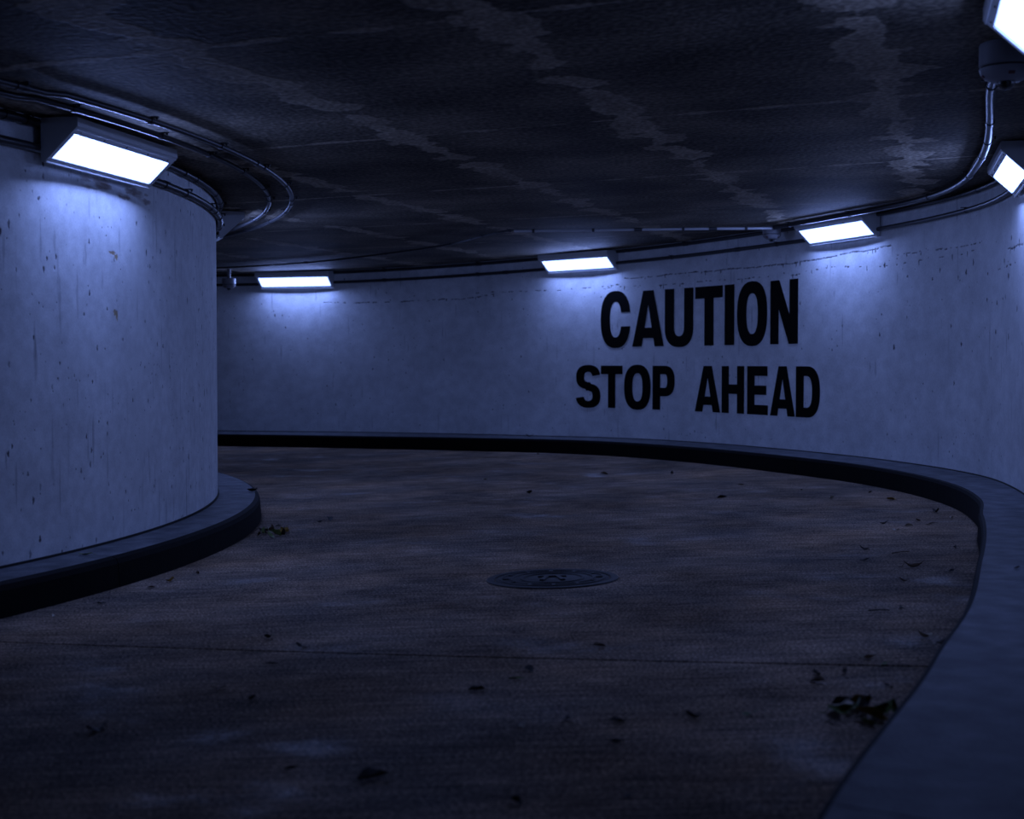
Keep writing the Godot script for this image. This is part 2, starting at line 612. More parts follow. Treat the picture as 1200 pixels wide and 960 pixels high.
# ---------------------------------------------------------------- the setting
func build_shell() -> void:
	# walls
	var ow := sweep(func(a): return [Vector2(r_wall(a), y_outer(a) + ROOM_HEIGHT + 0.1), Vector2(r_wall(a), y_outer(a) - 0.3), Vector2(r_wall(a) + 0.3, y_outer(a) - 0.3), Vector2(r_wall(a) + 0.3, y_outer(a) + ROOM_HEIGHT + 0.1)],
		A0, A1, 0.5, [0, 1, 2, 3], func(a, y): return Vector2((a + 10.0) / 4.31 / 17.4, 1.0 - (y - y_outer(a)) / ROOM_HEIGHT))
	structure(obj("wall_outer", ow.mesh(), M.wall_outer), "white painted concrete wall curving round the outside of the ramp")
	var iw := sweep(func(_a): return [Vector2(R_DRUM, y_inner() - 0.3), Vector2(R_DRUM, y_inner() + ROOM_HEIGHT + 0.1), Vector2(R_DRUM - 0.3, y_inner() + ROOM_HEIGHT + 0.1), Vector2(R_DRUM - 0.3, y_inner() - 0.3)],
		A0, A1, 0.5, [0, 1, 2, 3], func(a, y): return Vector2((a + 40.0) * deg_to_rad(R_DRUM) / 8.0, 1.0 - (y - y_inner()) / ROOM_HEIGHT))
	structure(obj("wall_inner", iw.mesh(), M.wall_inner), "white painted concrete drum wall on the inside of the ramp")
	# ends of the built stretch, out of sight
	for e in [[A0, "wall_near", 1.0], [A1, "wall_far", -1.0]]:
		var mb := MB.new()
		var a: float = e[0]
		var b: float = a - 1.2 * e[2]
		var lo := -0.6
		var hi := 2.9
		var p := [at(a, R_DRUM - 0.3, lo), at(a, r_wall(a) + 0.3, lo), at(a, r_wall(a) + 0.3, hi), at(a, R_DRUM - 0.3, hi)]
		var q := [at(b, R_DRUM - 0.3, lo), at(b, r_wall(a) + 0.3, lo), at(b, r_wall(a) + 0.3, hi), at(b, R_DRUM - 0.3, hi)]
		var w := deg_to_rad(a)
		var o: Vector3 = Vector3(-sin(w), 0, -cos(w)) * e[2]
		mb.flat(p, o)
		mb.flat(q, -o)
		mb.flat([p[2], p[3], q[3], q[2]], Vector3.UP)
		mb.flat([p[0], p[1], q[1], q[0]], Vector3.DOWN)
		structure(obj(e[1], mb.mesh(), M.joint))
	# road: slabs parted by joints that cross the lane
	var floor_ := Node3D.new()
	floor_.name = "floor"
	add_child(floor_)
	structure(floor_, "worn brown concrete roadway of the ramp")
	var ra := func(_a): return R_DRUM_LIP - 0.02
	var rb := func(a): return r_lip(a) + 0.02
	var ends := [func(_t): return A0, func(t): return lerpf(-24.9, -21.7, t), func(t): return lerpf(38.6, 35.2, t), func(_t): return A1]
	for k in 3:
		var s := sheet(func(t): return ends[k].call(t) + (0.05 if k > 0 else 0.0), func(t): return ends[k + 1].call(t) - (0.05 if k < 2 else 0.0), ra, rb, road_y, [60, 110, 60][k], 30, 1.0, 0.05)
		obj("road_slab", s.mesh(), M.road, floor_)
	var bed := sheet(ends[0], ends[3], ra, rb, func(a, r): return road_y(a, r) - 0.045, 120, 10, 1.0, 0.3)
	obj("joint_bed", bed.mesh(), M.joint, floor_)
	# ceiling: two casts that meet at a joint, the nearer a little lower
	var top := Node3D.new()
	top.name = "ceiling"
	add_child(top)
	structure(top, "stained dark concrete slab overhead with pale patched joints")
	var ia := func(_a): return R_DRUM - 0.02
	var ib := func(a): return r_wall(a) + 0.02
	var c_end := func(t): return lerpf(-26.0, -20.6, t)
	obj("ceiling_slab", sheet(func(_t): return A0, c_end, ia, ib, func(a, r): return ceil_y(a, r) - 0.016, 60, 30, -1.0, 0.12).mesh(), M.ceiling, top)
	obj("ceiling_slab", sheet(c_end, func(_t): return A1, ia, ib, ceil_y, 160, 30, -1.0, 0.12).mesh(), M.ceiling, top)
	obj("ceiling_deck", sheet(func(_t): return A0, func(_t): return A1, func(_a): return R_DRUM - 0.3, func(a): return r_wall(a) + 0.3, func(a, r): return ceil_y(a, r) + 0.12, 100, 6, 1.0, 0.1).mesh(), M.joint, top)
	# kerbs: cast lengths with a pale ledge on top and a black painted face
	var ko := thing("raised_kerb", "wide grey-topped kerb with black face along the outer curved wall", "kerb")
	var cuts := [A0, -32.0, -17.0, -3.8, 5.4, 17.0, 29.0, 41.0, 53.0, 66.0, A1]
	for k in cuts.size() - 1:
		var a: float = cuts[k] + (0.012 if k > 0 else 0.0)
		var b: float = cuts[k + 1] - (0.012 if k < cuts.size() - 2 else 0.0)
		var led := sweep(func(w): return [Vector2(r_wall(w) + 0.01, y_outer(w)), Vector2(r_lip(w) + 0.022, y_outer(w)), Vector2(r_lip(w) + 0.022, y_outer(w) - KERB - 0.1), Vector2(r_wall(w) + 0.01, y_outer(w) - KERB - 0.1)], a, b, 0.5, [0, 1, 3])
		var seg := obj("kerb_length", led.mesh(), M.ledge, ko)
		var fc := sweep(func(w): return [Vector2(r_lip(w) + 0.0225, y_outer(w) + 0.001), Vector2(r_lip(w) + 0.006, y_outer(w) - 0.006), Vector2(r_lip(w) - 0.004, y_outer(w) - 0.026), Vector2(r_lip(w) - 0.012, y_outer(w) - KERB - 0.06), Vector2(r_lip(w) + 0.02, y_outer(w) - KERB - 0.06)], a, b, 0.5, [0, 1, 2, 4])
		obj("painted_face", fc.mesh(), M.black, seg)
	var seal := sweep(func(w): return [Vector2(r_wall(w) - 0.003, y_outer(w) + 0.008), Vector2(r_wall(w) - 0.012, y_outer(w) - 0.004), Vector2(r_wall(w) + 0.01, y_outer(w) - 0.004), Vector2(r_wall(w) + 0.01, y_outer(w) + 0.01)], A0, A1, 0.7, [0, 1, 2, 3])
	obj("dirty_seam", seal.mesh(), M.seal, ko)
	var ki := thing("raised_kerb", "narrow grey-topped kerb with black face around the foot of the drum wall", "kerb")
	seal = sweep(func(_w): return [Vector2(R_DRUM + 0.012, y_inner() - 0.004), Vector2(R_DRUM + 0.009, y_inner() + 0.011), Vector2(R_DRUM - 0.01, y_inner() + 0.013), Vector2(R_DRUM - 0.01, y_inner() - 0.004)], A0, A1, 0.7, [0, 1, 2, 3])
	obj("dirty_seam", seal.mesh(), M.seal, ki)
	cuts = [A0, -31.0, -14.5, 16.5, 40.0, A1]
	for k in cuts.size() - 1:
		var a: float = cuts[k] + (0.02 if k > 0 else 0.0)
		var b: float = cuts[k + 1] - (0.02 if k < cuts.size() - 2 else 0.0)
		var y := y_inner()
		var led := sweep(func(_w): return [Vector2(R_DRUM_LIP - 0.032, y - KERB - 0.1), Vector2(R_DRUM_LIP - 0.032, y), Vector2(R_DRUM - 0.01, y), Vector2(R_DRUM - 0.01, y - KERB - 0.1)], a, b, 0.5, [0, 1, 3])
		var seg := obj("kerb_length", led.mesh(), M.ledge, ki)
		var fc := sweep(func(_w): return [Vector2(R_DRUM_LIP - 0.03, y - KERB - 0.06), Vector2(R_DRUM_LIP + 0.018, y - KERB - 0.06), Vector2(R_DRUM_LIP + 0.006, y - 0.038), Vector2(R_DRUM_LIP - 0.004, y - 0.012), Vector2(R_DRUM_LIP - 0.0325, y + 0.001)], a, b, 0.5, [1, 2, 3, 4])
		obj("painted_face", fc.mesh(), M.black, seg)


# ---------------------------------------------------------------- lettering
func bar(x0: float, y0: float, x1: float, y1: float) -> Array:
	return [Vector2(x0, y0), Vector2(x1, y0), Vector2(x1, y1), Vector2(x0, y1)]

func ring(c: Vector2, ro: Vector2, ri: Vector2, a: float, b: float, power := 0.82, lag := 0.0) -> Array:
	var out := []
	var count := 28
	var pt := func(r: Vector2, w: float) -> Vector2:
		return c + Vector2(r.x * signf(cos(w)) * pow(absf(cos(w)), power), r.y * signf(sin(w)) * pow(absf(sin(w)), power))
	for i in count:
		var w0 := deg_to_rad(lerpf(a, b, float(i) / count))
		var w1 := deg_to_rad(lerpf(a, b, float(i + 1) / count))
		var v0 := deg_to_rad(lerpf(a + lag, b - lag, float(i) / count))
		var v1 := deg_to_rad(lerpf(a + lag, b - lag, float(i + 1) / count))
		out.append([pt.call(ro, w0), pt.call(ro, w1), pt.call(ri, v1), pt.call(ri, v0)])
	return out

# pieces of a heavy condensed capital in a box one wide and one high
func glyph(ch: String) -> Array:
	match ch:
		"I": return [bar(0, 0, 1, 1)]
		"T": return [bar(0, 0.8, 1, 1), bar(0.335, 0, 0.665, 0.8)]
		"H": return [bar(0, 0, 0.31, 1), bar(0.69, 0, 1, 1), bar(0.31, 0.41, 0.69, 0.61)]
		"E": return [bar(0, 0, 0.35, 1), bar(0.35, 0.8, 0.97, 1), bar(0.35, 0.41, 0.92, 0.6), bar(0.35, 0, 1, 0.2)]
		"N": return [bar(0, 0, 0.3, 1), bar(0.7, 0, 1, 1), [Vector2(0.0, 1), Vector2(0.32, 1), Vector2(1, 0), Vector2(0.68, 0)]]
		"A": return [[Vector2(0, 0), Vector2(0.29, 0), Vector2(0.53, 0.87), Vector2(0.34, 1)], [Vector2(1, 0), Vector2(0.71, 0), Vector2(0.47, 0.87), Vector2(0.66, 1)], [Vector2(0.34, 1), Vector2(0.66, 1), Vector2(0.53, 0.8), Vector2(0.47, 0.8)], bar(0.2, 0.15, 0.8, 0.335)]
		"U": return [bar(0, 0.33, 0.32, 1), bar(0.68, 0.33, 1, 1)] + ring(Vector2(0.5, 0.34), Vector2(0.5, 0.36), Vector2(0.18, 0.17), 180, 360)
		"O": return ring(Vector2(0.5, 0.5), Vector2(0.5, 0.525), Vector2(0.195, 0.33), 0, 360)
		"C": return ring(Vector2(0.5, 0.5), Vector2(0.5, 0.525), Vector2(0.195, 0.33), 10.5, 349.5, 0.82, 8.2)
		"D": return [bar(0, 0, 0.32, 1), bar(0.32, 0.81, 0.5, 1), bar(0.32, 0, 0.5, 0.19)] + ring(Vector2(0.45, 0.5), Vector2(0.55, 0.5), Vector2(0.23, 0.31), -90, 90)
		"P": return [bar(0, 0, 0.34, 1), bar(0.34, 0.81, 0.56, 1), bar(0.34, 0.31, 0.56, 0.5)] + ring(Vector2(0.54, 0.655), Vector2(0.46, 0.345), Vector2(0.13, 0.155), -90, 90)
		"S": return ring(Vector2(0.5, 0.725), Vector2(0.49, 0.29), Vector2(0.17, 0.125), 8, 290) + ring(Vector2(0.5, 0.275), Vector2(0.5, 0.29), Vector2(0.18, 0.125), 110, -172) + [[Vector2(0.16, 0.53), Vector2(0.42, 0.62), Vector2(0.84, 0.47), Vector2(0.58, 0.38)]]
	return []

func build_lettering() -> void:
	var rows := [
		["CAUTION", 0.192, 0.855, "large black block letters reading CAUTION painted on the white curved wall", [[35.34, 33.22], [33.06, 30.76], [30.68, 28.56], [28.4, 26.31], [26.14, 25.41], [25.18, 22.89], [22.64, 20.63]]],
		["STOPAHEAD", -0.555, -0.038, "black block letters reading STOP AHEAD painted under the word CAUTION", [[37.07, 35.36], [35.32, 33.78], [33.65, 31.72], [31.57, 29.94], [28.4, 26.47], [26.34, 24.62], [24.37, 22.8], [22.62, 20.81], [20.73, 19.03]]],
	]
	for row in rows:
		var t := thing("painted_lettering", row[3], "lettering")
		for k in row[0].length():
			var mb := MB.new()
			var l: float = row[4][k][0]
			var r: float = row[4][k][1]
			for piece in glyph(row[0][k]):
				var front := []
				var back := []
				for q in piece:
					var a := lerpf(l, r, q.x)
					var y := EYE + lerpf(row[1], row[2], q.y)
					front.append(at(a, r_wall(a) - 0.004, y))
					back.append(at(a, r_wall(a) + 0.002, y))
				var w := deg_to_rad((l + r) / 2)
				mb.flat(front, Vector3(-cos(w), 0, sin(w)))
				var mid := Vector3.ZERO
				for p in front:
					mid += p / front.size()
				for i in front.size():
					var j := (i + 1) % front.size()
					mb.flat([front[i], front[j], back[j], back[i]], (front[i] + front[j]) / 2 - mid)
			obj("letter", mb.mesh(), M.letter, t)


# ---------------------------------------------------------------- lamps
func lamp(a: float, outer: bool, label: String, power := 1.0) -> void:
	var r := r_wall(a) if outer else R_DRUM
	var d := 0.6
	var along := (at(a + d, r_wall(a + d) if outer else R_DRUM, 0) - at(a - d, r_wall(a - d) if outer else R_DRUM, 0)).normalized()
	var z := along.cross(Vector3.UP).normalized()
	var w := deg_to_rad(a)
	var inward := Vector3(cos(w), 0, -sin(w)) * (-1.0 if outer else 1.0)
	if z.dot(inward) < 0:
		z = -z
	var x := Vector3.UP.cross(z)
	var y := ceil_y(a, r) - 0.014
	var t := thing("wall_lamp", label, "lamp", Transform3D(Basis(x, Vector3.UP, z), at(a, r, y)), "wedge wall lamps under the ceiling")
	var half := 0.575
	var s := Vector2(-0.19, -0.177).normalized()        # (z, y) down the slope
	var nn := Vector2(0.177, -0.19).normalized()
	var p0 := Vector2(0.24, -0.047)
	var p1 := Vector2(0.05, -0.224)
	var dip := 0.014
	# body with its slope set back behind the frame
	var mb := MB.new()
	mb.prism([Vector2(0.035, 0), Vector2(0.235, 0), p0 - nn * dip - Vector2(0.005, -0.003), p1 - nn * dip + Vector2(0.004, 0.012), Vector2(0.035, -0.21)], -half, half)
	var body := obj("housing", mb.mesh(), M.housing, t)
	# the ends reach over the frame's edge
	for e in [-1.0, 1.0]:
		var em := MB.new()
		em.prism([Vector2(0.033, 0.002), Vector2(0.2375, 0.002), p0 + Vector2(0.001, 0), p1, Vector2(0.033, -0.224)], e * half, e * (half + 0.004))
		obj("end_plate", em.mesh(), M.housing, t)
	var lip := MB.new()
	lip.box(Vector3(half * 2, 0.046, 0.005), Transform3D(Basis.IDENTITY, Vector3(0, -0.024, 0.2375)), 0.0015)
	obj("front_lip", lip.mesh(), M.trim, t)
	var len_ := p0.distance_to(p1)
	var face := Basis(Vector3.RIGHT, Vector3(0, -s.y, -s.x), Vector3(0, nn.y, nn.x))
	var put := func(along_s: float, up: float, xx: float) -> Transform3D:
		var q: Vector2 = p0 + s * along_s + nn * up
		return Transform3D(face, Vector3(xx, q.y, q.x))
	var top_w := 0.052
	var low_w := 0.036
	var side_w := 0.034
	var fm := MB.new()
	fm.box(Vector3(half * 2, top_w, dip), put.call(top_w / 2, -dip / 2, 0.0), 0.002)
	fm.box(Vector3(half * 2, low_w, dip), put.call(len_ - low_w / 2, -dip / 2, 0.0), 0.002)
	for e in [-1.0, 1.0]:
		fm.box(Vector3(side_w, len_ - top_w - low_w, dip), put.call((top_w + len_ - low_w) / 2, -dip / 2, e * (half - side_w / 2)), 0.002)
	# folded hems along the two long edges of the frame
	fm.box(Vector3(half * 2, 0.008, 0.006), put.call(0.016, 0.002, 0.0), 0.002)
	fm.box(Vector3(half * 2, 0.01, 0.008), put.call(len_ - 0.005, 0.003, 0.0), 0.003)
	var frame := obj("frame", fm.mesh(), M.trim, t)
	for k in 5:
		var sm := MB.new()
		sm.lathe([Vector2(0.0001, 0.004), Vector2(0.004, 0.003), Vector2(0.006, 0.0)].map(func(q): return Vector2(q.x, q.y)), put.call(0.036, 0.0, (k - 2) * 0.25) * Transform3D(Basis(Vector3.RIGHT, PI / 2), Vector3.ZERO), 10)
		obj("screw", sm.mesh(), M.screw, frame)
	var clear_w := half * 2 - side_w * 2
	var clear_h := len_ - top_w - low_w
	var mid := (top_w + len_ - low_w) / 2
	var dm := MB.new()
	dm.box(Vector3(clear_w, clear_h, 0.005), put.call(mid, -0.0105, 0.0), 0.001)
	obj("light_panel", dm.mesh(), M.glow, t)
	var bm := MB.new()
	bm.box(Vector3(1.0, 0.17, 0.036), Transform3D(Basis.IDENTITY, Vector3(0, -0.105, 0.018)), 0.003)
	obj("mounting_plate", bm.mesh(), M.dark, t)
	var l := AreaLight3D.new()
	l.name = "lamp_glow"
	l.area_size = Vector2(clear_w - 0.01, clear_h - 0.01)
	l.area_normalize_energy = true
	l.light_color = Color(LAMP_COLOR.linear_to_srgb())
	l.light_energy = LAMP_ENERGY * power
	l.shadow_enabled = true
	l.area_range = 30.0
	l.area_attenuation = 2.0
	var lt: Transform3D = put.call(mid, -0.006, 0.0)
	l.transform = lt * Transform3D(Basis(Vector3.UP, PI), Vector3.ZERO)
	t.add_child(l)

func build_lamps() -> void:
	lamp(-12.1, false, "wedge-shaped lit wall lamp on the near side of the white drum wall")
	lamp(20.5, false, "wall lamp on the hidden side of the drum wall, only its grey end plate showing")
	lamp(57.2, true, "lit wall lamp on the outer wall closest to the drum's edge, farthest from the lettering")
	lamp(36.5, true, "lit wall lamp on the outer wall above the letter S, before the word CAUTION")
	lamp(17.2, true, "lit wall lamp just past the word CAUTION, beside a small dome camera")
	lamp(-0.5, true, "lit wall lamp seen nearly end on where the ceiling conduit bends")
	lamp(-20.9, true, "lit wall lamp close beside the large ceiling dome camera on the outer wall", 0.4)


# ---------------------------------------------------------------- conduits
func conduit(label: String, path: Array, r: float, clamps: Array, couplings: Array, outward: Vector3 = Vector3.UP, skin := "conduit", group := "conduits under the ceiling") -> void:
	var t := thing("conduit", label, "pipe", Transform3D.IDENTITY, group)
	var mb := MB.new()
	mb.tube(path, r, 10)
	obj("pipe", mb.mesh(), M[skin], t)
	for c in clamps:
		var i := clampi(int(c * (path.size() - 1)), 1, path.size() - 2)
		var d: Vector3 = (path[i + 1] - path[i - 1]).normalized()
		var up := (outward - d * outward.dot(d)).normalized()
		var b := Basis(d, up, d.cross(up))
		var cm := MB.new()
		cm.tube([path[i] - d * 0.012, path[i] + d * 0.012], r + 0.004, 12)
		cm.box(Vector3(0.022, 0.006, 0.075 + r), Transform3D(b, path[i] + up * (r + 0.001)), 0.001)
		cm.tube([path[i] + b.z * (r + 0.02) + up * (r + 0.002), path[i] + b.z * (r + 0.02) + up * (r - 0.014)], 0.006, 8)
		obj("clamp", cm.mesh(), M.clamp, t)
	for c in couplings:
		var i := clampi(int(c * (path.size() - 1)), 1, path.size() - 2)
		var d: Vector3 = (path[i + 1] - path[i - 1]).normalized()
		var cm := MB.new()
		cm.tube([path[i] - d * 0.04, path[i] + d * 0.04], r + 0.004, 12)
		obj("coupling", cm.mesh(), M.conduit, t)

func smooth(pts: Array, per := 8) -> Array:
	var out := []
	for i in pts.size() - 1:
		var p: Vector3 = pts[maxi(i - 1, 0)]
		var q: Vector3 = pts[mini(i + 2, pts.size() - 1)]
		for k in per:
			out.append(pts[i].cubic_interpolate(pts[i + 1], p, q, float(k) / per))
	out.append(pts[-1])
	return out

func arc(a: float, b: float, radius: Callable, height: Callable, step := 1.0) -> Array:
	var out := []
	var count := int((b - a) / step)
	for i in count + 1:
		var w := lerpf(a, b, float(i) / count)
		var r: float = radius.call(w)
		out.append(at(w, r, height.call(w, r)))
	return out

func spread(count: int, from := 0.02, to := 0.98) -> Array:
	var out := []
	for i in count:
		out.append(lerpf(from, to, float(i) / (count - 1)))
	return out

func build_conduits() -> void:
	var ro := func(w): return r_wall(w) - 0.034
	var lo := func(down: float): return func(w, _r): return y_outer(w) + ROOM_HEIGHT - down
	conduit("grey conduit in the corner of the outer wall and the ceiling", arc(A0 + 1, A1 - 1, ro, lo.call(0.032)), 0.021, spread(19), [0.4, 0.52, 0.61, 0.72])
	conduit("grey conduit along the outer wall a hand below the ceiling corner", arc(A0 + 1, A1 - 1, ro, lo.call(0.17)), 0.02, spread(19, 0.025, 0.985), [0.39, 0.5, 0.58, 0.7])
	var ri := func(_w): return R_DRUM + 0.034
	var li := func(down: float): return func(_w, _r): return y_inner() + ROOM_HEIGHT - down
	conduit("grey conduit in the corner of the drum wall and the ceiling", arc(A0 + 1, A1 - 1, ri, li.call(0.036)), 0.023, spread(24), [0.26, 0.38, 0.47])
	conduit("grey conduit around the drum wall a hand below the ceiling corner", arc(A0 + 1, A1 - 1, ri, li.call(0.165)), 0.023, spread(23, 0.04, 0.97), [0.24, 0.36, 0.44])
	var under := func(w, r): return ceil_y(w, r) - 0.035 - (0.016 if w < -20.0 else 0.0)
	conduit("ceiling conduit curving round the drum, the one closer to the drum wall", arc(A0 + 1, 40.0, func(_w): return 8.25, under), 0.016, spread(17, 0.03, 0.97), [0.3, 0.5, 0.65])
	conduit("ceiling conduit curving round the drum, the one farther from the drum wall", arc(A0 + 1, 42.0, func(_w): return 8.42, under), 0.016, spread(16, 0.015, 0.98), [0.33, 0.52, 0.68])
	# one run from the large dome camera along the outer corner to the small one, then straight across the lane
	var pts := []
	for q in [[2.2, 6.3], [2.35, 6.95], [2.7, 8.0], [2.98, 8.9], [3.2, 9.75], [3.38, 10.6], [3.43, 11.4], [3.32, 12.2], [3.08, 12.9], [2.78, 13.75], [2.63, 14.15]]:
		pts.append(on_ceiling(q[0], q[1], 0.036))
	conduit("thick ceiling conduit bending from the large dome camera to the small one by the lettering", smooth(pts), 0.024, [0.1, 0.28, 0.47, 0.63, 0.8, 0.93], [0.2, 0.36])
	pts = []
	for q in [[2.6, 14.15], [2.0, 14.08], [1.4, 14.02], [0.8, 13.96], [0.3, 13.92], [0.02, 13.9]]:
		pts.append(on_ceiling(q[0], q[1], 0.045))
	conduit("thin pale straight conduit crossing the ceiling from the small dome camera", smooth(pts), 0.014, [0.1, 0.3, 0.6, 0.85], [0.2, 0.45], Vector3.UP, "conduit_pale")
	pts = []
	for q in [[0.0, 13.9], [-0.12, 14.05], [-0.3, 14.5], [-0.75, 15.6], [-1.6, 16.8], [-2.6, 17.9], [-3.9, 18.75], [-5.2, 19.2]]:
		pts.append(on_ceiling(q[0], q[1], 0.036))
	conduit("thin dark conduit running on along the ceiling from the pale straight one", smooth(pts), 0.011, [0.05, 0.3, 0.42, 0.56, 0.72, 0.9], [0.35])


# ---------------------------------------------------------------- dome cameras
func dome_camera(x: float, z: float, turn: float, scale_: float, label: String, hang := 0.0) -> void:
	var o := on_ceiling(x, z, hang)
	var t := thing("dome_camera", label, "camera", Transform3D(Basis(Vector3.UP, turn).scaled(Vector3.ONE * scale_), o), "ceiling dome cameras")
	var mb := MB.new()
	mb.lathe([Vector2(0.0001, -0.098), Vector2(0.104, -0.098), Vector2(0.109, -0.093), Vector2(0.109, -0.008), Vector2(0.104, -0.0), Vector2(0.0001, 0.0)])
	obj("mount", mb.mesh(), M.plastic, t)
	if hang > 0.0:
		var hm := MB.new()
		hm.lathe([Vector2(0.03, -0.002), Vector2(0.03, hang / scale_ - 0.008), Vector2(0.05, hang / scale_ - 0.006), Vector2(0.05, hang / scale_)])
		obj("pendant_stem", hm.mesh(), M.plastic, t)
	mb = MB.new()
	mb.lathe([Vector2(0.0001, -0.106), Vector2(0.1, -0.106), Vector2(0.1, -0.097), Vector2(0.0001, -0.097)])
	obj("seal", mb.mesh(), M.seal, t)
	mb = MB.new()
	mb.lathe([Vector2(0.0001, -0.16), Vector2(0.06, -0.159), Vector2(0.085, -0.148), Vector2(0.102, -0.128), Vector2(0.109, -0.108), Vector2(0.106, -0.104), Vector2(0.0001, -0.104)])
	var h := obj("housing", mb.mesh(), M.plastic, t)
	for k in 4:
		var w := k * PI / 2 + 0.5
		var wm := MB.new()
		var d := Vector3(cos(w), 0, sin(w))
		var nrm := Vector3(d.x * 0.72, -0.69, d.z * 0.72).normalized()
		var side := nrm.cross(Vector3.UP).normalized()
		wm.box(Vector3(0.026, 0.014, 0.004), Transform3D(Basis(side, nrm.cross(side), nrm), d * 0.094 + Vector3(0, -0.139, 0)), 0.001)
		obj("sensor_window", wm.mesh(), M.red, h)
	mb = MB.new()
	var prof := []
	for k in 9:
		var w := -PI / 2 + PI / 2 * k / 8.0
		prof.append(Vector2(maxf(0.038 * cos(w), 0.0001), -0.158 + 0.038 * sin(w)))
	mb.lathe(prof, Transform3D.IDENTITY, 24)
	obj("dome_glass", mb.mesh(), M.glass, t)
	mb = MB.new()
	mb.lathe([Vector2(0.0001, -0.186), Vector2(0.012, -0.184), Vector2(0.02, -0.168), Vector2(0.022, -0.158), Vector2(0.0001, -0.158)])
	obj("lens", mb.mesh(), M.seal, t)

func build_cameras() -> void:
	dome_camera(2.16, 6.2, 0.4, 1.05, "large grey ceiling dome camera at the end of the thick conduit")
	dome_camera(2.65, 14.42, 1.3, 0.85, "small dome camera above the word CAUTION between conduit and wall lamp")
	dome_camera(-3.92, 19.55, 0.0, 0.85, "small dome camera at the far wall between the drum edge and a wall lamp", 0.13)


# ---------------------------------------------------------------- road things
func build_manhole() -> void:
	var o := on_road(0.21, 7.3, 0.001)
	var q := polar(0.21, 7.3)
	var e := 0.3
	var dx := on_road(0.21 + e, 7.3) - on_road(0.21 - e, 7.3)
	var dz := on_road(0.21, 7.3 - e) - on_road(0.21, 7.3 + e)
	var up := dz.cross(dx).normalized()
	var xx := dx.normalized()
	var t := thing("manhole_cover", "round cast-iron manhole cover set in the road", "manhole cover", Transform3D(Basis(xx, up, xx.cross(up)), o))
	var mb := MB.new()
	mb.lathe([Vector2(0.302, 0.0), Vector2(0.306, 0.006), Vector2(0.338, 0.006), Vector2(0.343, -0.004)].map(func(p): return Vector2(p.x, p.y)), Transform3D.IDENTITY, 64)
	var fm := MB.new()
	fm.lathe([Vector2(0.343, -0.02), Vector2(0.343, 0.004), Vector2(0.338, 0.007), Vector2(0.308, 0.007), Vector2(0.303, 0.004), Vector2(0.303, -0.02)], Transform3D.IDENTITY, 64)
	obj("frame", fm.mesh(), M.iron, t)
	mb = MB.new()
	mb.lathe([Vector2(0.296, -0.02), Vector2(0.296, 0.002), Vector2(0.292, 0.004), Vector2(0.0001, 0.004)], Transform3D.IDENTITY, 64)
	var lid := obj("lid", mb.mesh(), M.iron, t)
	for r in [0.27, 0.215, 0.16]:
		mb = MB.new()
		mb.lathe([Vector2(r + 0.009, 0.003), Vector2(r + 0.006, 0.009), Vector2(r - 0.006, 0.009), Vector2(r - 0.009, 0.003)], Transform3D.IDENTITY, 56)
		obj("raised_ring", mb.mesh(), M.iron, lid)
	for k in 12:
		mb = MB.new()
		var w := TAU * k / 12
		mb.box(Vector3(0.034, 0.007, 0.02), Transform3D(Basis(Vector3.UP, -w), Vector3(cos(w), 0, sin(w)) * 0.243 + Vector3(0, 0.006, 0)), 0.002)
		obj("lug", mb.mesh(), M.iron, lid)
	# emblem: a bar over two leaning legs
	for b in [[0.15, 0.024, 0.0, -0.055, 0.0], [0.13, 0.024, -0.042, 0.012, 1.35], [0.13, 0.024, 0.042, 0.012, 1.75]]:
		mb = MB.new()
		mb.box(Vector3(b[0], 0.008, b[1]), Transform3D(Basis(Vector3.UP, b[4]), Vector3(b[2], 0.007, b[3])), 0.002)
		obj("emblem_bar", mb.mesh(), M.iron, lid)

func leaf_mesh(rng: RandomNumberGenerator, curl: float, fold: float, wide: float, wavy: float) -> ArrayMesh:
	var mb := MB.new()
	var rows := 8
	var g := []
	var ph := rng.randf() * TAU
	for i in rows + 1:
		var u := float(i) / rows
		var hw := wide * pow(sin(PI * clampf(u * 0.97 + 0.015, 0, 1)), 0.8) * (1.0 - 0.25 * u)
		var row := []
		for j in 5:
			var v := (j - 2) / 2.0
			row.append(Vector3(u - 0.5, 0.02 + curl * pow(u - 0.5, 2) + fold * absf(v) * hw + wavy * sin(u * 7.0 + ph) * v * hw, v * hw))
		g.append(row)
	for i in rows:
		for j in 4:
			var p := [g[i][j], g[i + 1][j], g[i + 1][j + 1], g[i][j + 1]]
			mb.flat(p, Vector3.UP)
			mb.flat([p[0] - Vector3(0, 0.012, 0), p[1] - Vector3(0, 0.012, 0), p[2] - Vector3(0, 0.012, 0), p[3] - Vector3(0, 0.012, 0)], Vector3.DOWN)
	mb.tube([Vector3(-0.78, 0.04, 0.03), Vector3(-0.6, 0.02, 0.0), Vector3(-0.45, 0.025 + curl * 0.2, 0.0)], 0.014, 5)
	return mb.mesh()

func spot_of(x: float, z: float) -> String:
	if z > 12.0:
		return "on the road near the wall below the lettering"
	if x < -1.3 and z > 8.0:
		return "beside the drum kerb past the leaf drift"
	if x < -1.6:
		return "along the foot of the drum kerb"
	if z > 8.5:
		return "on the road at the tight bend of the outer kerb" if x > 2.2 else "on the road beyond the manhole cover"
	if x > 1.4 and z > 5.05:
		return "between the manhole cover and the outer kerb"
	if z > 5.0:
		return "on the road just beyond or on the slab joint"
	if x > 0.5:
		return "on this slab close to the heap of leaves"
	return "in the middle of the road slab before the joint"

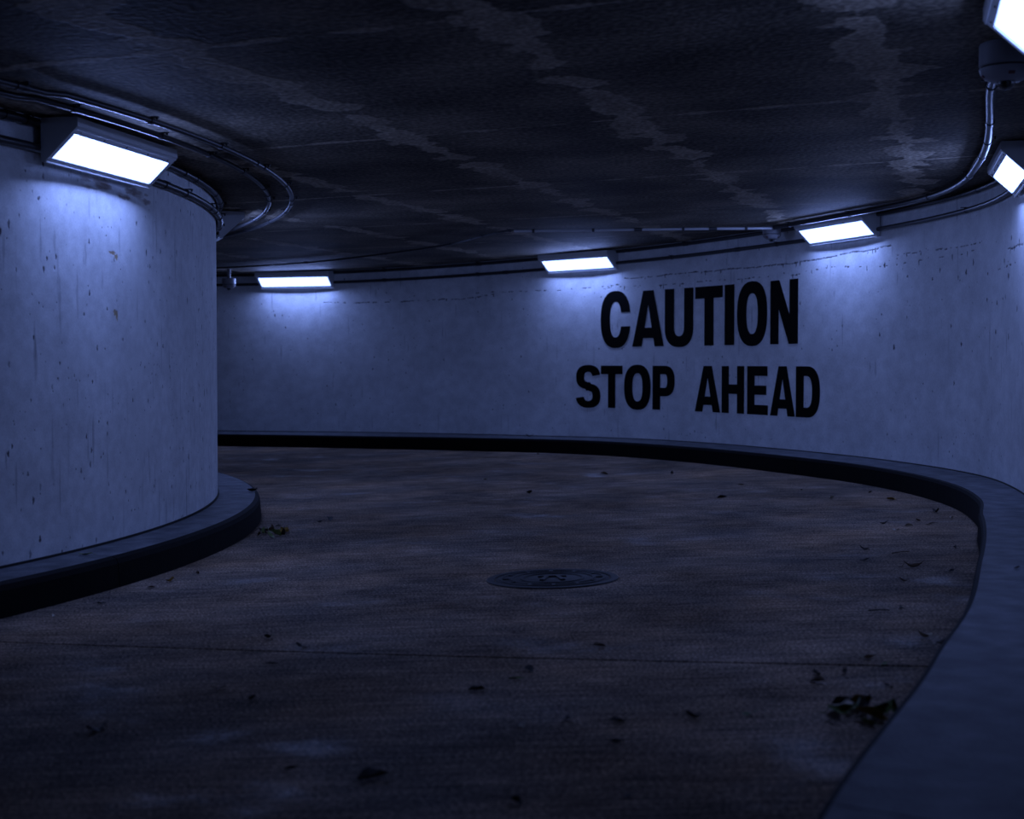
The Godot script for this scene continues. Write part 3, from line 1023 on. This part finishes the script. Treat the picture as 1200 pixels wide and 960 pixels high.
func build_leaves() -> void:
	var rng := RandomNumberGenerator.new()
	rng.seed = 77
	var shapes := []
	for k in 6:
		shapes.append(leaf_mesh(rng, [0.5, 0.9, 0.3, 1.3, 0.15, 0.7][k], [0.5, 0.9, 0.3, 0.6, 0.8, 0.2][k], [0.2, 0.26, 0.16, 0.22, 0.3, 0.18][k], [0.2, 0.4, 0.5, 0.3, 0.2, 0.6][k]))
	var tones := [plain(Color(0.15, 0.12, 0.10), 0.7), plain(Color(0.30, 0.22, 0.14), 0.7), plain(Color(0.66, 0.62, 0.55), 0.7), plain(Color(0.36, 0.42, 0.2), 0.5), plain(Color(0.58, 0.45, 0.18), 0.6)]
	for m in tones:
		m.cull_mode = BaseMaterial3D.CULL_DISABLED
	var words := ["dark brown", "brown", "pale dry", "dark green", "yellow-brown"]
	var drop := func(p: Vector3, size: float, tone_: int, label: String, group: String, tilt := 0.25) -> void:
		var b := Basis(Vector3.UP, rng.randf() * TAU) * Basis(Vector3.RIGHT, rng.randf_range(-tilt, tilt)) * Basis(Vector3.BACK, rng.randf_range(-tilt, tilt))
		var o := obj("fallen_leaf", shapes[rng.randi() % shapes.size()], tones[tone_])
		o.transform = Transform3D(b.scaled(Vector3.ONE * size), p)
		tag(o, label, "leaf", group)
	# scattered over the road: [x, z, tone, length]
	var scattered := [[2.96, 10.96, 4, 0.15], [2.94, 11.53, 0, 0.07], [2.54, 11.14, 2, 0.08], [3.02, 9.99, 0, 0.09], [2.48, 9.36, 0, 0.06], [2.46, 9.01, 2, 0.06], [2.75, 9.51, 1, 0.07], [2.77, 9.29, 1, 0.07], [2.61, 9.22, 2, 0.06], [2.03, 8.09, 0, 0.06], [1.92, 7.64, 0, 0.07], [2.1, 7.33, 1, 0.1], [1.92, 6.87, 1, 0.05], [1.7, 6.12, 0, 0.06], [1.6, 5.43, 2, 0.07], [1.63, 5.27, 0, 0.06], [1.29, 5.06, 2, 0.06], [1.31, 4.94, 3, 0.05], [1.05, 4.83, 0, 0.06], [1.15, 4.83, 0, 0.04], [1.03, 4.71, 1, 0.06], [1.24, 4.61, 0, 0.04], [0.73, 4.28, 3, 0.05], [0.55, 4.26, 0, 0.05], [2.55, 8.08, 0, 0.06], [2.24, 7.16, 0, 0.06], [1.71, 11.42, 0, 0.09], [1.56, 13.71, 0, 0.08], [2.03, 12.46, 1, 0.07], [0.15, 12.15, 0, 0.1], [-0.26, 13.55, 2, 0.06], [0.91, 13.88, 1, 0.08], [-1.37, 10.52, 0, 0.09], [-1.42, 10.36, 0, 0.06], [-1.01, 5.81, 0, 0.06], [-0.84, 5.6, 0, 0.06], [-0.9, 5.26, 0, 0.05], [-0.87, 4.67, 0, 0.05], [-1.02, 4.85, 1, 0.06], [-0.6, 3.8, 0, 0.05], [-0.37, 3.69, 0, 0.09], [0.01, 3.44, 0, 0.05], [0.34, 5.44, 1, 0.05], [0.06, 5.02, 0, 0.06], [0.01, 4.88, 3, 0.06], [-0.12, 4.72, 0, 0.06], [0.17, 4.28, 0, 0.06], [0.03, 4.21, 2, 0.05], [0.3, 3.98, 0, 0.04], [-1.28, 4.3, 0, 0.1], [0.29, 3.47, 0, 0.04], [0.32, 4.23, 0, 0.05], [-2.14, 6.54, 2, 0.05], [-2.02, 6.89, 0, 0.06], [-1.9, 7.39, 1, 0.07], [-1.85, 7.59, 4, 0.07], [-1.77, 7.89, 1, 0.06], [0.31, 16.8, 1, 0.07], [2.45, 11.88, 0, 0.05], [3.0, 9.58, 2, 0.05], [-1.7, 10.2, 0, 0.07], [-1.72, 9.9, 0, 0.08]]
	for q in scattered:
		drop.call(on_road(q[0], q[1], 0.004), q[3], q[2], "%s %s leaf lying %s" % ["larger" if q[3] > 0.08 else "small", words[q[2]], spot_of(q[0], q[1])], "%s leaves scattered on the road" % words[q[2]])
	# two drifts, each leaf on its own
	for h in [[-1.66, 9.68, 0.1, 0.2, 16, "the drift of leaves against the drum kerb", "leaves drifted against the drum kerb"], [1.05, 4.23, 0.15, 0.12, 15, "the small heap beside the wide outer kerb", "leaves heaped beside the outer kerb"]]:
		for k in h[4]:
			var w := rng.randf() * TAU
			var d := sqrt(rng.randf())
			var x: float = h[0] + h[2] * d * cos(w)
			var z: float = h[1] + h[3] * d * sin(w)
			var tn: int = [3, 3, 0, 1, 3, 4, 2][k % 7]
			drop.call(on_road(x, z, 0.006 + 0.03 * (1.0 - d)), rng.randf_range(0.06, 0.11), tn, "%s leaf in %s" % [words[tn], h[5]], h[6], 0.6)
	# on the ledges
	drop.call(Vector3(-2.28, y_inner() + 0.003, -7.49), 0.075, 3, "green leaf lying on the drum's ledge under the near lamp", "", 0.1)
	drop.call(Vector3(-2.07, y_inner() + 0.003, -11.2), 0.09, 0, "dark leaf lying on the drum's ledge at its far bend", "", 0.1)
	drop.call(Vector3(2.2, y_outer(-15) + 0.003, -6.11), 0.05, 0, "dark leaf scrap lying on the wide outer ledge", "", 0.1)
	drop.call(Vector3(0.22, y_outer(38) + 0.004, -17.75), 0.1, 0, "dark leaf lying on the outer ledge below the lettering", "", 0.1)
	# twigs
	for w in [[1.54, 6.06, 1.63, 6.05, "short dark twig lying straight across the road before the outer kerb"], [2.14, 7.9, 2.25, 7.95, "thin pale twig lying on the road among leaves"]]:
		var a := on_road(w[0], w[1], 0.006)
		var b := on_road(w[2], w[3], 0.007)
		var mb := MB.new()
		mb.tube([Vector3.ZERO, (b - a) * 0.5 + Vector3(0, 0.003, 0.004), b - a], 0.003, 6)
		var o := obj("twig", mb.mesh(), tones[0] if w[0] < 2 else tones[1])
		o.position = a
		tag(o, w[4], "twig")
